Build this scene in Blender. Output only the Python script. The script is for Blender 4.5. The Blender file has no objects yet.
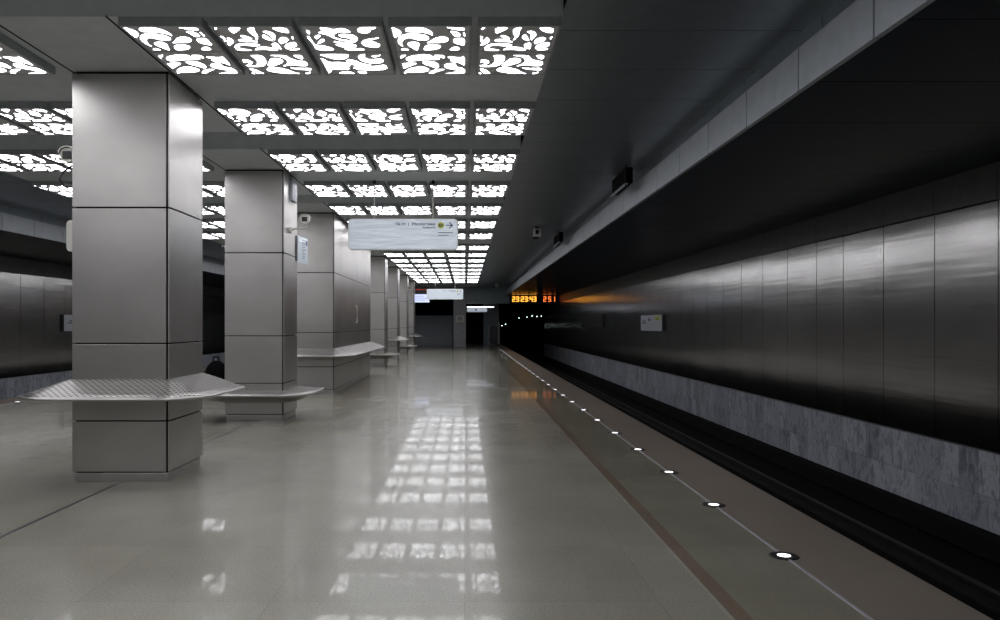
import bpy, bmesh, math, random
from mathutils import Vector, Matrix
random.seed(7)
S = 1.5                       # eye height in metres; all layout numbers below are in eye heights (x, distance, height above eye)
scn = bpy.context.scene
C = scn.collection

# ---------------------------------------------------------------- camera, world, exposure
cam = bpy.data.cameras.new('camera')
cam.sensor_width = 36; cam.lens = 28.0; cam.shift_x = 0.035; cam.shift_y = 0.014
cam.clip_start = 0.05; cam.clip_end = 500
co = bpy.data.objects.new('camera', cam); C.objects.link(co)
co.location = (0, 0, S); co.rotation_euler = (math.pi/2, 0, 0)
scn.camera = co
w = bpy.data.worlds.new('world'); scn.world = w; w.use_nodes = True
w.node_tree.nodes['Background'].inputs[0].default_value = (0.01, 0.011, 0.014, 1)
w.node_tree.nodes['Background'].inputs[1].default_value = 0.1
scn.view_settings.view_transform = 'Standard'; scn.view_settings.look = 'None'
scn.view_settings.gamma = 1.0; scn.view_settings.exposure = 0.45
scn.view_settings.use_curve_mapping = False
PANEL_LIGHT = 5.5             # strength of the back-lit ceiling ornament

# ---------------------------------------------------------------- materials
def mat(name):
    m = bpy.data.materials.new(name); m.use_nodes = True
    nt = m.node_tree; b = nt.nodes['Principled BSDF']
    return m, nt, b
def N(nt, t, **k):
    n = nt.nodes.new(t)
    for a, v in k.items(): setattr(n, a, v)
    return n
def coords(nt, scale, world=False):
    if world:
        src = N(nt, 'ShaderNodeNewGeometry').outputs['Position']
    else:
        src = N(nt, 'ShaderNodeTexCoord').outputs['Object']
    mp = N(nt, 'ShaderNodeMapping'); mp.inputs['Scale'].default_value = scale
    nt.links.new(src, mp.inputs[0]); return mp.outputs[0]
def noise(nt, vec, scale, detail=3, rough=.55):
    n = N(nt, 'ShaderNodeTexNoise'); n.inputs['Scale'].default_value = scale
    n.inputs['Detail'].default_value = detail; n.inputs['Roughness'].default_value = rough
    nt.links.new(vec, n.inputs['Vector']); return n.outputs['Fac']
def ramp(nt, fac, stops):
    r = N(nt, 'ShaderNodeValToRGB'); e = r.color_ramp.elements
    while len(e) < len(stops): e.new(0.5)
    for i, (p, c) in enumerate(stops):
        e[i].position = p; e[i].color = (*c, 1) if len(c) == 3 else c
    nt.links.new(fac, r.inputs[0]); return r.outputs[0]
def mapr(nt, fac, a, b):
    r = N(nt, 'ShaderNodeMapRange'); r.inputs['To Min'].default_value = a; r.inputs['To Max'].default_value = b
    nt.links.new(fac, r.inputs['Value']); return r.outputs['Result']
def bump(nt, b, h, strength, dist=.01):
    n = N(nt, 'ShaderNodeBump'); n.inputs['Strength'].default_value = strength; n.inputs['Distance'].default_value = dist
    nt.links.new(h, n.inputs['Height']); nt.links.new(n.outputs[0], b.inputs['Normal'])
def plain(name, col, rough=.5, metal=0, var=.12, scale=6, em=None, ems=0, spec=.5):
    m, nt, b = mat(name); b.inputs['Specular IOR Level'].default_value = spec
    f = noise(nt, coords(nt, (1,1,1), True), scale)
    lo = tuple(max(0, c*(1-var)) for c in col); hi = tuple(min(1, c*(1+var)) for c in col)
    nt.links.new(ramp(nt, f, [(.3, lo), (.7, hi)]), b.inputs['Base Color'])
    b.inputs['Roughness'].default_value = rough; b.inputs['Metallic'].default_value = metal
    if em:
        b.inputs['Emission Color'].default_value = (*em, 1); b.inputs['Emission Strength'].default_value = ems
    return m
def steel(name, col, r0, r1, stretch, bs=.05, wave=0.0, aniso=0.0, metal=1.0):
    m, nt, b = mat(name)
    v = coords(nt, stretch, True)
    f = noise(nt, v, 60 if not wave else 25, 2)
    big = noise(nt, coords(nt, (.6,.6,1), True), 1.3, 3)
    nt.links.new(ramp(nt, big, [(.25, tuple(c*.80 for c in col)), (.75, tuple(min(1,c*1.08) for c in col))]), b.inputs['Base Color'])
    b.inputs['Metallic'].default_value = metal
    nt.links.new(mapr(nt, f, r0, r1), b.inputs['Roughness'])
    if aniso:
        b.inputs['Anisotropic'].default_value = aniso
        t = N(nt, 'ShaderNodeCombineXYZ'); t.inputs[1].default_value = 1
        nt.links.new(t.outputs[0], b.inputs['Tangent'])
    if wave:
        wv = noise(nt, coords(nt, (1,.5,1.6), True), 1.0, 1)
        rp = noise(nt, coords(nt, (1,.35,9), True), 1.3, 1)
        mx = N(nt, 'ShaderNodeMath', operation='MULTIPLY_ADD'); mx.inputs[1].default_value = .16
        nt.links.new(rp, mx.inputs[0]); nt.links.new(wv, mx.inputs[2])
        bump(nt, b, mx.outputs[0], wave, .05)
    else:
        bump(nt, b, f, bs, .002)
    return m
M = {}
M['steel'] = steel('brushed_steel', (.54,.525,.51), .27, .38, (.06,.06,1), .08, metal=.85)
M['bench_steel'] = steel('bench_steel', (.52,.51,.50), .28, .36, (1,1,1), .03)
M['wall_steel'] = steel('wall_steel', (.46,.455,.45), .17, .22, (1,1,.04), 0, wave=.12, aniso=.75)
M['frieze'] = plain('frieze_grey', (.10,.11,.105), .45, .3)
M['core'] = plain('joint_black', (.006,.006,.007), .9, spec=.1)
M['black'] = plain('black_plastic', (.015,.015,.016), .45)
M['dark_metal'] = plain('dark_metal', (.06,.06,.065), .4, .8)
M['ceiling'] = plain('ceiling_grey_panel', (.66,.70,.735), .42, .05, .06)
M['side_ceiling'] = plain('side_ceiling_panel', (.32,.36,.41), .34, .75, .06)
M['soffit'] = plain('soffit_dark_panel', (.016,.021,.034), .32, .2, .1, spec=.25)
M['beam'] = plain('beam_panel', (.50,.54,.60), .45, .1, .06)
M['screen'] = plain('ornament_screen_grey', (.66,.66,.69), .5, .1)
M['housing'] = plain('light_housing_grey', (.40,.43,.46), .5, .1)
M['white_plastic'] = plain('white_plastic', (.72,.71,.66), .4, 0, .03)
M['sign_white'] = None
M['petal'] = plain('lit_petal', (.8,.8,.8), .5, 0, .01, em=(.97,.965,1.0), ems=PANEL_LIGHT)
M['led'] = plain('lit_lens', (.8,.8,.8), .4, 0, .01, em=(.97,.94,1), ems=1.7)
M['amber'] = plain('amber_digit', (.2,.1,.02), .4, 0, .01, em=(1,.42,.05), ems=1.6)
M['orange'] = plain('orange_digit', (.2,.05,.02), .4, 0, .01, em=(1,.20,.04), ems=1.1)
M['red'] = plain('red_led', (.2,.02,.02), .4, 0, .01, em=(1,.05,.04), ems=.7)
M['tube'] = plain('white_lamp_tube', (.8,.8,.8), .4, 0, .01, em=(.9,.9,1), ems=1.6)
M['tunnel_lamp'] = plain('tunnel_lamp', (.8,.8,.8), .4, 0, .01, em=(.8,1,.95), ems=5)
M['screen_lit'] = plain('lit_screen', (.3,.3,.35), .4, 0, .02, em=(.62,.70,1), ems=.75)
M['blue_ink'] = plain('blue_ink', (.015,.03,.16), .5)
M['grey_ink'] = plain('grey_ink', (.05,.06,.13), .5)
M['lime'] = plain('yellow_green_ink', (.62,.66,.06), .45)
M['trench'] = plain('track_bed_dark', (.006,.006,.007), .95, spec=.1)
M['rail'] = plain('rail_steel', (.03,.03,.03), .5, .6, spec=.2)
M['concrete'] = plain('platform_side_concrete', (.05,.05,.05), .8)
M['stair'] = plain('stair_stone', (.34,.37,.39), .5)
M['end_wall'] = plain('end_wall_panel', (.26,.31,.33), .4, .3)
M['pillar_grey'] = plain('pillar_grey', (.32,.33,.35), .42, .3)
M['cloth'] = plain('black_nylon', (.004,.004,.005), .95, spec=.1)
M['strip'] = plain('strip_metal', (.62,.60,.68), .4, .6)
M['channel'] = plain('dark_joint', (.045,.05,.065), .4)
M['tunnel'] = plain('tunnel_lining', (.004,.004,.004), .9, 0, spec=.05)

def sign_material():
    m, nt, b = mat('sign_white')
    f = noise(nt, coords(nt, (.5,1,5), True), 3, 2)
    b.inputs['Base Color'].default_value = (.62,.68,.74,1)
    b.inputs['Roughness'].default_value = .07
    b.inputs['Specular IOR Level'].default_value = 1.0
    b.inputs['Emission Color'].default_value = (.74,.84,.95,1)      # faint emission added to the sign faces and the notice plate
    b.inputs['Emission Strength'].default_value = .16
    bump(nt, b, f, .25, .03)
    return m
M['sign_white'] = sign_material()
M['plate_white'] = plain('plate_white', (.60,.63,.70), .35, 0, .04)

def floor_material():
    m, nt, b = mat('polished_granite')
    g = N(nt, 'ShaderNodeNewGeometry'); sep = N(nt, 'ShaderNodeSeparateXYZ'); nt.links.new(g.outputs['Position'], sep.inputs[0])
    # distance across the platform from its centre line (both edges are laid alike)
    add = N(nt, 'ShaderNodeMath', operation='ADD'); add.inputs[1].default_value = 2.18*S; nt.links.new(sep.outputs[0], add.inputs[0])
    ab = N(nt, 'ShaderNodeMath', operation='ABSOLUTE'); nt.links.new(add.outputs[0], ab.inputs[0])
    div = N(nt, 'ShaderNodeMath', operation='DIVIDE'); div.inputs[1].default_value = 4.0*S; nt.links.new(ab.outputs[0], div.inputs[0])
    q = lambda x: (x+2.18)/4.0
    r = N(nt, 'ShaderNodeValToRGB'); r.color_ramp.interpolation = 'CONSTANT'; e = r.color_ramp.elements
    stops = [(0,(.41,.402,.335)), (q(.893),(.46,.45,.39)), (q(.905),(.27,.215,.16)), (q(.975),(.315,.305,.24)), (q(1.375),(.29,.245,.205))]
    while len(e) < len(stops): e.new(.5)
    for i, (p, c) in enumerate(stops): e[i].position = p; e[i].color = (*c, 1)
    nt.links.new(div.outputs[0], r.inputs[0])
    sp = noise(nt, coords(nt, (1,1,1), True), 70, 4, .8)
    cl = noise(nt, coords(nt, (1,.7,1), True), .9, 4)
    # slab joints
    br = N(nt, 'ShaderNodeTexBrick'); br.offset = 0; br.inputs['Scale'].default_value = 1
    br.inputs['Brick Width'].default_value = 1.05; br.inputs['Row Height'].default_value = 1.05
    br.inputs['Mortar Size'].default_value = .004; br.inputs['Mortar Smooth'].default_value = .1
    br.inputs['Color1'].default_value = (1,1,1,1); br.inputs['Color2'].default_value = (.93,.93,.93,1); br.inputs['Mortar'].default_value = (.86,.86,.86,1)
    nt.links.new(coords(nt, (1,1,1), True), br.inputs['Vector'])
    def mult(a, c, f=1):
        x = N(nt, 'ShaderNodeMix', data_type='RGBA', blend_type='MULTIPLY'); x.inputs[0].default_value = f
        nt.links.new(a, x.inputs[6]); nt.links.new(c, x.inputs[7]); return x.outputs[2]
    c = mult(r.outputs[0], ramp(nt, sp, [(.3,(.62,.62,.62)), (.7,(1.0,1.0,1.0))]))
    c = mult(c, ramp(nt, cl, [(.3,(.80,.78,.76)), (.7,(1,1,1))]))
    c = mult(c, br.outputs[0], 1)
    nt.links.new(c, b.inputs['Base Color'])
    b.inputs['Specular IOR Level'].default_value = .5
    b.inputs['Coat IOR'].default_value = 1.45
    lp = N(nt, 'ShaderNodeMath', operation='LESS_THAN'); lp.inputs[1].default_value = q(1.375); nt.links.new(div.outputs[0], lp.inputs[0])
    # polished inside the guide strip, rougher flamed stone outside it
    mr = N(nt, 'ShaderNodeMapRange'); mr.inputs['To Min'].default_value = .42; mr.inputs['To Max'].default_value = .24
    nt.links.new(lp.outputs[0], mr.inputs['Value'])
    ad = N(nt, 'ShaderNodeMath', operation='ADD'); nt.links.new(mr.outputs[0], ad.inputs[0]); nt.links.new(mapr(nt, cl, -.02, .04), ad.inputs[1])
    nt.links.new(ad.outputs[0], b.inputs['Roughness'])
    # the polish is worn unevenly, slab by slab
    pw = N(nt, 'ShaderNodeMath', operation='MULTIPLY'); nt.links.new(lp.outputs[0], pw.inputs[0])
    nt.links.new(ramp(nt, noise(nt, coords(nt, (1,.8,1), True), 1.7, 5, .7), [(.32,(.16,)*3), (.62,(.36,)*3)]), pw.inputs[1])
    nt.links.new(pw.outputs[0], b.inputs['Coat Weight'])
    b.inputs['Coat Roughness'].default_value = .035
    bump(nt, b, noise(nt, coords(nt, (1,1,1), True), 9, 3), .03, .006)
    return m
M['floor'] = floor_material()

def marble_material():
    m, nt, b = mat('grey_marble')
    v = coords(nt, (1,1,1), True)
    w1 = N(nt, 'ShaderNodeTexNoise'); w1.inputs['Scale'].default_value = 6.5; w1.inputs['Detail'].default_value = 8; w1.inputs['Roughness'].default_value = .68; w1.inputs['Distortion'].default_value = .7
    nt.links.new(coords(nt, (1,1.3,.6), True), w1.inputs['Vector'])
    c = ramp(nt, w1.outputs['Fac'], [(.30,(.20,.215,.25)), (.46,(.36,.38,.43)), (.52,(.56,.58,.63)), (.70,(.30,.32,.37))])
    mp = N(nt, 'ShaderNodeMapping'); mp.inputs['Rotation'].default_value = (0, math.pi/2, math.pi/2)
    g = N(nt, 'ShaderNodeNewGeometry'); s = N(nt, 'ShaderNodeSeparateXYZ'); nt.links.new(g.outputs['Position'], s.inputs[0])
    cb = N(nt, 'ShaderNodeCombineXYZ'); nt.links.new(s.outputs[1], cb.inputs[0]); nt.links.new(s.outputs[2], cb.inputs[1])
    br = N(nt, 'ShaderNodeTexBrick'); br.offset = .5; br.inputs['Scale'].default_value = 1
    br.inputs['Brick Width'].default_value = .37; br.inputs['Row Height'].default_value = .52; br.inputs['Mortar Size'].default_value = .004
    br.inputs['Color1'].default_value = (1,1,1,1); br.inputs['Color2'].default_value = (.60,.62,.66,1); br.inputs['Mortar'].default_value = (.45,.45,.45,1)
    nt.links.new(cb.outputs[0], br.inputs['Vector'])
    x = N(nt, 'ShaderNodeMix', data_type='RGBA', blend_type='MULTIPLY'); x.inputs[0].default_value = 1
    nt.links.new(c, x.inputs[6]); nt.links.new(br.outputs[0], x.inputs[7])
    nt.links.new(x.outputs[2], b.inputs['Base Color']); b.inputs['Roughness'].default_value = .35
    return m
M['marble'] = marble_material()

def perforated_material():
    m, nt, b = mat('perforated_steel')
    P = .060
    g = N(nt, 'ShaderNodeNewGeometry'); s = N(nt, 'ShaderNodeSeparateXYZ'); nt.links.new(g.outputs['Position'], s.inputs[0])
    def mth(op, a, bb=None, v=None):
        n = N(nt, 'ShaderNodeMath', operation=op); nt.links.new(a, n.inputs[0])
        if bb is not None: nt.links.new(bb, n.inputs[1])
        elif v is not None: n.inputs[1].default_value = v
        return n.outputs[0]
    gx = mth('DIVIDE', s.outputs[0], v=P); gy = mth('DIVIDE', s.outputs[1], v=P)
    # staggered rows: rotate grid by 45 degrees
    a = mth('ADD', gx, gy); c = mth('SUBTRACT', gx, gy)
    fa = mth('SUBTRACT', mth('FRACT', a), v=.5); fc = mth('SUBTRACT', mth('FRACT', c), v=.5)
    d = mth('ADD', mth('MULTIPLY', fa, fa), mth('MULTIPLY', fc, fc))
    hole = mth('LESS_THAN', d, v=.052)
    inv = mth('SUBTRACT', hole, v=1.0); inv = mth('MULTIPLY', inv, v=-1.0)
    mx = N(nt, 'ShaderNodeMix', data_type='RGBA'); nt.links.new(hole, mx.inputs[0])
    mx.inputs[6].default_value = (.42,.41,.40,1); mx.inputs[7].default_value = (.02,.02,.022,1)
    nt.links.new(mx.outputs[2], b.inputs['Base Color']); nt.links.new(inv, b.inputs['Metallic'])
    nt.links.new(mapr(nt, hole, .34, .9), b.inputs['Roughness'])
    bump(nt, b, inv, .3, .004)
    return m
M['perforated'] = perforated_material()

# ---------------------------------------------------------------- mesh helpers
def P(x, d, z): return Vector((x*S, d*S, (z+1)*S))
def link_mesh(name, bm, m, parent=None, origin=None):
    bmesh.ops.recalc_face_normals(bm, faces=bm.faces)
    return link_raw(name, bm, m, parent, origin)
def link_raw(name, bm, m, parent=None, origin=None):
    """mesh in world coordinates; moved so that its origin (or its parent's) is the local zero"""
    o0 = Vector(parent['_o']) if parent is not None and '_o' in parent.keys() else (origin or Vector((0,0,0)))
    if parent is not None and '_o' not in parent.keys(): o0 = Vector((0,0,0))
    bmesh.ops.translate(bm, verts=bm.verts, vec=-o0)
    me = bpy.data.meshes.new(name); bm.to_mesh(me); bm.free()
    for mm in (m if isinstance(m, (list, tuple)) else [m]): me.materials.append(mm)
    o = bpy.data.objects.new(name, me); C.objects.link(o)
    if parent is not None: o.parent = parent; o['_o'] = tuple(o0)
    else: o.location = o0; o['_o'] = tuple(o0)
    return o
def box(bm, x0, x1, d0, d1, z0, z1, bev=0):
    """box in eye-height units"""
    r = bmesh.ops.create_cube(bm, size=1)
    c = P((x0+x1)/2, (d0+d1)/2, (z0+z1)/2)
    for v in r['verts']:
        v.co = Vector((v.co.x*abs(x1-x0)*S, v.co.y*abs(d1-d0)*S, v.co.z*abs(z1-z0)*S)) + c
    if bev:
        es = list({e for v in r['verts'] for e in v.link_edges})
        bmesh.ops.bevel(bm, geom=es, offset=bev*S, segments=2, affect='EDGES', profile=.6)
def cyl(bm, a, b, r, n=16, r2=None):
    a = Vector(a); b = Vector(b); d = b-a
    q = d.to_track_quat('Z', 'Y').to_matrix().to_4x4()
    bmesh.ops.create_cone(bm, cap_ends=True, segments=n, radius1=r, radius2=r if r2 is None else r2, depth=d.length,
                          matrix=Matrix.Translation((a+b)/2) @ q)
def tube(bm, pts, r, n=8):
    pts = [Vector(p) for p in pts]; rings = []
    for i, p in enumerate(pts):
        t = (pts[min(i+1, len(pts)-1)] - pts[max(i-1, 0)]).normalized()
        q = t.to_track_quat('Z', 'Y')
        rings.append([bm.verts.new(p + q @ Vector((math.cos(k*2*math.pi/n)*r, math.sin(k*2*math.pi/n)*r, 0))) for k in range(n)])
    for i in range(len(rings)-1):
        for k in range(n):
            bm.faces.new((rings[i][k], rings[i][(k+1)%n], rings[i+1][(k+1)%n], rings[i+1][k]))
    bm.faces.new(rings[0][::-1]); bm.faces.new(rings[-1])
def prism(bm, pts, off):
    """closed outline (world coordinates) extruded by off"""
    a = [bm.verts.new(p) for p in pts]; b = [bm.verts.new(Vector(p)+off) for p in pts]
    bm.faces.new(a); bm.faces.new(b[::-1])
    for i in range(len(a)):
        j = (i+1) % len(a); bm.faces.new((a[i], b[i], b[j], a[j]))
def round_rect(x0, x1, z0, z1, r, n=6):
    out = []
    for cx, cz, a0 in ((x1-r, z1-r, 0), (x0+r, z1-r, 90), (x0+r, z0+r, 180), (x1-r, z0+r, 270)):
        for k in range(n+1):
            a = math.radians(a0 + 90*k/n); out.append((cx+r*math.cos(a), cz+r*math.sin(a)))
    return out
def empty(name, x, d, z):
    o = bpy.data.objects.new(name, None); C.objects.link(o)
    o.location = P(x, d, z); o['_o'] = tuple(P(x, d, z)); o.empty_display_size = .1
    return o
def tag(o, label, cat, group=None):
    o['label'] = label; o['category'] = cat
    if group: o['group'] = group
    return o
def struct(o): o['kind'] = 'structure'; return o
def copy_tree(o, parent=None):
    c = o.copy(); C.objects.link(c); c.parent = parent
    for ch in list(o.children): copy_tree(ch, c)
    return c
def shift(o, dx, dd, dz=0):
    o.location = o.location + Vector((dx*S, dd*S, dz*S)); return o
ONES = ['','first','second','third','fourth','fifth','sixth','seventh','eighth','ninth','tenth','eleventh','twelfth','thirteenth','fourteenth',
        'fifteenth','sixteenth','seventeenth','eighteenth','nineteenth','twentieth']
def ordn(i):
    if i <= 20: return ONES[i]
    return {20:'twenty', 30:'thirty'}[i//10*10] + '-' + ONES[i % 10] if i % 10 else 'thirtieth'
def text_part(name, body, size, loc, m, parent, align='LEFT', rotz=0, ext=.0015):
    cu = bpy.data.curves.new(name, 'FONT'); cu.body = body; cu.size = size; cu.align_x = align; cu.extrude = ext; cu.offset = size*.022
    t = bpy.data.objects.new(name, cu); C.objects.link(t)
    dg = bpy.context.evaluated_depsgraph_get(); dg.update()
    me = bpy.data.meshes.new_from_object(t.evaluated_get(dg)); C.objects.unlink(t); bpy.data.objects.remove(t)
    me.transform(Matrix.Translation(loc) @ Matrix.Rotation(rotz, 4, 'Z') @ Matrix.Rotation(math.pi/2, 4, 'X'))
    bm = bmesh.new(); bm.from_mesh(me)
    return link_raw(name, bm, m, parent)

D0, D1 = -7.0, 40.0           # length of hall that is built
XC = -2.18                    # centre line of the island platform
def mir(x): return 2*XC - x

# ---------------------------------------------------------------- the setting
EDGE = 1.787; WALL = 4.10; ZC = 1.601; ZB = 1.25; BED = -1.75
bm = bmesh.new(); box(bm, mir(EDGE), EDGE, D0, 41.5, -1.10, -1.0)
struct(link_mesh('floor', bm, M['floor']))
bm = bmesh.new(); box(bm, mir(EDGE)+.06, EDGE-.06, D0, 41.5, BED, -1.10)
struct(link_mesh('platform_base', bm, M['concrete']))
bm = bmesh.new(); box(bm, mir(WALL)-.2, mir(EDGE)+.06, D0, 62, BED-.1, BED); box(bm, EDGE-.06, WALL+.2, D0, 62, BED-.1, BED)
struct(link_mesh('track_bed', bm, M['trench']))

# light rows: front distance of each row of ceiling panels
ROWS = [4.05, 5.60, 7.12, 8.71, 10.27, 11.80, 13.40] + [15.5+1.62*k for k in range(9)]
REAR = [2.50, .95, -.60, -2.15, -3.70, -5.25]
# slots run in front of every second row
SL = [(-5.25-.6, -5.25), (-2.15-.63, -2.15), (.95-.63, .95)] + [(f-.63, f) for f in (4.05, 7.12, 10.27, 13.40)] + [(f-.63, f) for f in ROWS[8::2]]
SL[3] = (3.42, 4.05)
LX1 = .512; LX0 = mir(.512)
bm = bmesh.new()
d = D0
for a, b_ in SL:
    box(bm, LX0, LX1, d, a, ZC, ZC+.20); d = b_
box(bm, LX0, LX1, d, 34.1, ZC, ZC+.20)
box(bm, LX0, LX1, D0, 34.1, ZC+.18, ZC+.26)
def joints(bm):
    for xj in (-1.868, mir(-1.868)):
        d = D0
        for a, b_ in SL: box(bm, xj-.006, xj+.006, d, a, ZC-.0015, ZC+.01); d = b_
        box(bm, xj-.006, xj+.006, d, 34.1, ZC-.0015, ZC+.01)
bj = bmesh.new(); joints(bj); struct(link_mesh('trim_ceiling_joint', bj, M['core']))
# side strips of the ceiling, laid in cross panels with open joints
def side_panels(bm, x0, x1, z, t, pitch, d0=D0, d1=34.1, off=0.0, gap=.008):
    k = d0 + off
    while k < d1:
        box(bm, x0, x1, k+gap/2, min(k+pitch, d1)-gap/2, z, z+t); k += pitch
struct(link_mesh('ceiling', bm, M['ceiling']))
bm = bmesh.new()
side_panels(bm, LX1, 1.86, ZC, .03, .655, off=.105); side_panels(bm, mir(1.86), LX0, ZC, .03, .655, off=.105)
o = struct(link_mesh('ceiling_side_panels', bm, M['side_ceiling']))
bm = bmesh.new(); box(bm, LX1, 1.86, D0, 34.1, ZC+.025, ZC+.06); box(bm, mir(1.86), LX0, D0, 34.1, ZC+.025, ZC+.06)
struct(link_mesh('ceiling_backing', bm, M['core']))
for sgn, side in ((1, 'right'), (-1, 'left')):
    f = (lambda x: x) if sgn > 0 else mir
    def bx(bm, x0, x1, *a):
        x0, x1 = sorted((f(x0), f(x1))); box(bm, x0, x1, *a)
    # beam over the platform edge: upright panels, a recessed upper band, and the dark soffit over the track
    bm = bmesh.new(); k = 3.40-.77*13
    while k < 34:
        bx(bm, EDGE, EDGE+.03, k+.007, min(k+.77, 34.1)-.007, ZB, 1.479); k += .77
    b = struct(link_mesh('trim_beam_%s' % side, bm, M['beam']))
    bm = bmesh.new(); k = D0+.35
    while k < 34:
        bx(bm, EDGE+.055, EDGE+.075, k+.004, min(k+.82, 34.1)-.004, 1.44, ZC+.03); k += .82
    struct(link_mesh('trim_upper_%s' % side, bm, M['side_ceiling']))
    bm = bmesh.new(); bx(bm, EDGE+.031, EDGE+.054, D0, 40, ZB+.02, 1.44); bx(bm, EDGE+.076, EDGE+.1, D0, 40, ZB+.02, 1.66)
    struct(link_mesh('beam_core_%s' % side, bm, M['core']))
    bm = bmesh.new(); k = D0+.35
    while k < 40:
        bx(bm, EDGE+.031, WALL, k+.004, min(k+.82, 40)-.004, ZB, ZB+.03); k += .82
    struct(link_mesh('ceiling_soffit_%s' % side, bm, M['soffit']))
    bm = bmesh.new(); bx(bm, EDGE+.1, WALL+.2, D0, 40, ZB+.031, ZB+.06)
    struct(link_mesh('soffit_backing_%s' % side, bm, M['core']))
    # track wall
    bm = bmesh.new(); bx(bm, WALL+.03, WALL+.2, D0, 40, BED, ZB+.06)
    wl = struct(link_mesh('wall_%s' % side, bm, M['core']))
    SE = [5.98-.82*(16-q) for q in range(16)]+[5.98, 6.79, 7.62, 8.43]
    while SE[-1] < 39.9: SE.append(min(40, SE[-1]+(.64 if len(SE) == 20 else .82)))
    bm = bmesh.new()
    for k, k2 in zip(SE, SE[1:]): bx(bm, WALL, WALL+.028, k+.005, k2-.005, -.988, .95)
    link_mesh('steel_cladding', bm, M['wall_steel'], wl)
    bm = bmesh.new()
    for k, k2 in zip(SE, SE[1:]): bx(bm, WALL-.01, WALL+.02, k+.003, k2-.003, .962, ZB-.004)
    link_mesh('frieze', bm, M['frieze'], wl)
    bm = bmesh.new(); bx(bm, WALL-.03, WALL+.03, D0, 40, BED, -.998)
    link_mesh('marble_dado', bm, M['marble'], wl)
    # rails and contact rail
    for xr, lb in ((3.26, 'far'), (2.245, 'near')):
        pts = [(-.05,0),(.05,0),(.05,.012),(.012,.022),(.012,.07),(.026,.08),(.026,.105),(-.026,.105),(-.026,.08),(-.012,.07),(-.012,.022),(-.05,.012)]
        bm = bmesh.new(); prism(bm, [P(f(xr)+a, D0, BED+b_) for a, b_ in pts], Vector((0, (62-D0)*S, 0)))
        tag(link_mesh('rail', bm, M['rail'], origin=P(f(xr), 0, BED)), 'steel running rail in the %s track trench, the one %s' % (side, 'nearer the track wall' if lb == 'far' else 'under the platform edge'), 'rail')
    r = tag(empty('contact_rail', f(3.86), 10, BED), 'dark covered contact rail along the foot of the %s track wall' % side, 'rail')
    bm = bmesh.new(); bx(bm, 3.80, 3.93, D0, 40, BED+.03, BED+.20, .012); link_mesh('cover', bm, M['core'], r)
    for kk in range(14):
        bm = bmesh.new(); dd = 4+kk*2.6; bx(bm, 3.83, 3.89, dd, dd+.04, BED, BED+.0295); link_mesh('bracket', bm, M['black'], r)

# rear wall of the hall behind the viewpoint
bm = bmesh.new(); box(bm, mir(WALL), WALL, D0-.2, D0, BED, ZC+.3); struct(link_mesh('wall_rear', bm, M['end_wall']))
# far bulkhead (low beam across the hall) and end walls
bm = bmesh.new(); box(bm, -.2, WALL-.02, 34.12, 34.5, .90, ZC+.2, .01); struct(link_mesh('wall_bulkhead', bm, M['end_wall']))
bm = bmesh.new(); box(bm, mir(WALL), -.2, 34.12, 34.5, 1.35, ZC+.2, .01); struct(link_mesh('wall_bulkhead_left', bm, M['end_wall']))
bm = bmesh.new(); box(bm, -.55, 1.74, 41.3, 41.6, -1, 1.6); struct(link_mesh('wall_end', bm, M['end_wall']))
bm = bmesh.new(); box(bm, mir(EDGE), -.55, 43.2, 43.5, -1, 2.0); struct(link_mesh('wall_stair_end', bm, M['core']))
bm = bmesh.new(); box(bm, mir(WALL), WALL, 34.5, 43.3, 1.62, 1.7); struct(link_mesh('ceiling_end', bm, M['core']))
for sgn, side in ((1, 'right'), (-1, 'left')):
    f = (lambda x: x) if sgn > 0 else mir
    # tunnel portal and lining
    bm = bmesh.new(); n = 28; cx, cz, R = 2.95, -.25, 1.42
    ring = [(cx+R*math.cos(a), max(BED, cz+R*math.sin(a))) for a in [2*math.pi*k/n for k in range(n)]]
    prev = None
    for dd in [40+.8*j for j in range(28)]:
        vs = [bm.verts.new(P(f(x), dd, z)) for x, z in ring]
        if prev:
            for k in range(n): bm.faces.new((prev[k], prev[(k+1)%n], vs[(k+1)%n], vs[k]))
        prev = vs
    bm.faces.new(prev)
    struct(link_mesh('tunnel_lining_%s' % side, bm, M['tunnel']))
    bm = bmesh.new()
    outer = [(cx+3.2*math.cos(a), cz+3.2*math.sin(a)) for a in [2*math.pi*k/n for k in range(n)]]
    va = [bm.verts.new(P(f(x), 40.02, z)) for x, z in ring]; vb = [bm.verts.new(P(f(x), 40.02, z)) for x, z in outer]
    for k in range(n): bm.faces.new((va[k], va[(k+1)%n], vb[(k+1)%n], vb[k]))
    r_ = bmesh.ops.extrude_face_region(bm, geom=bm.faces[:])
    bmesh.ops.translate(bm, verts=[v for v in r_['geom'] if isinstance(v, bmesh.types.BMVert)], vec=(0,.15,0))
    struct(link_mesh('wall_portal_%s' % side, bm, M['core']))
# floor trims
bm = bmesh.new(); box(bm, XC-.009, XC+.009, D0, 34, -1.0, -.9985); struct(link_mesh('trim_centre_joint', bm, M['channel']))
for side, f in (('right', lambda x: x), ('left', mir)):
    bm = bmesh.new()
    x0, x1 = sorted((f(1.369), f(1.381))); box(bm, x0, x1, D0, 40.5, -1.0, -.9975); struct(link_mesh('trim_guide_strip_%s' % side, bm, M['strip']))

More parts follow.
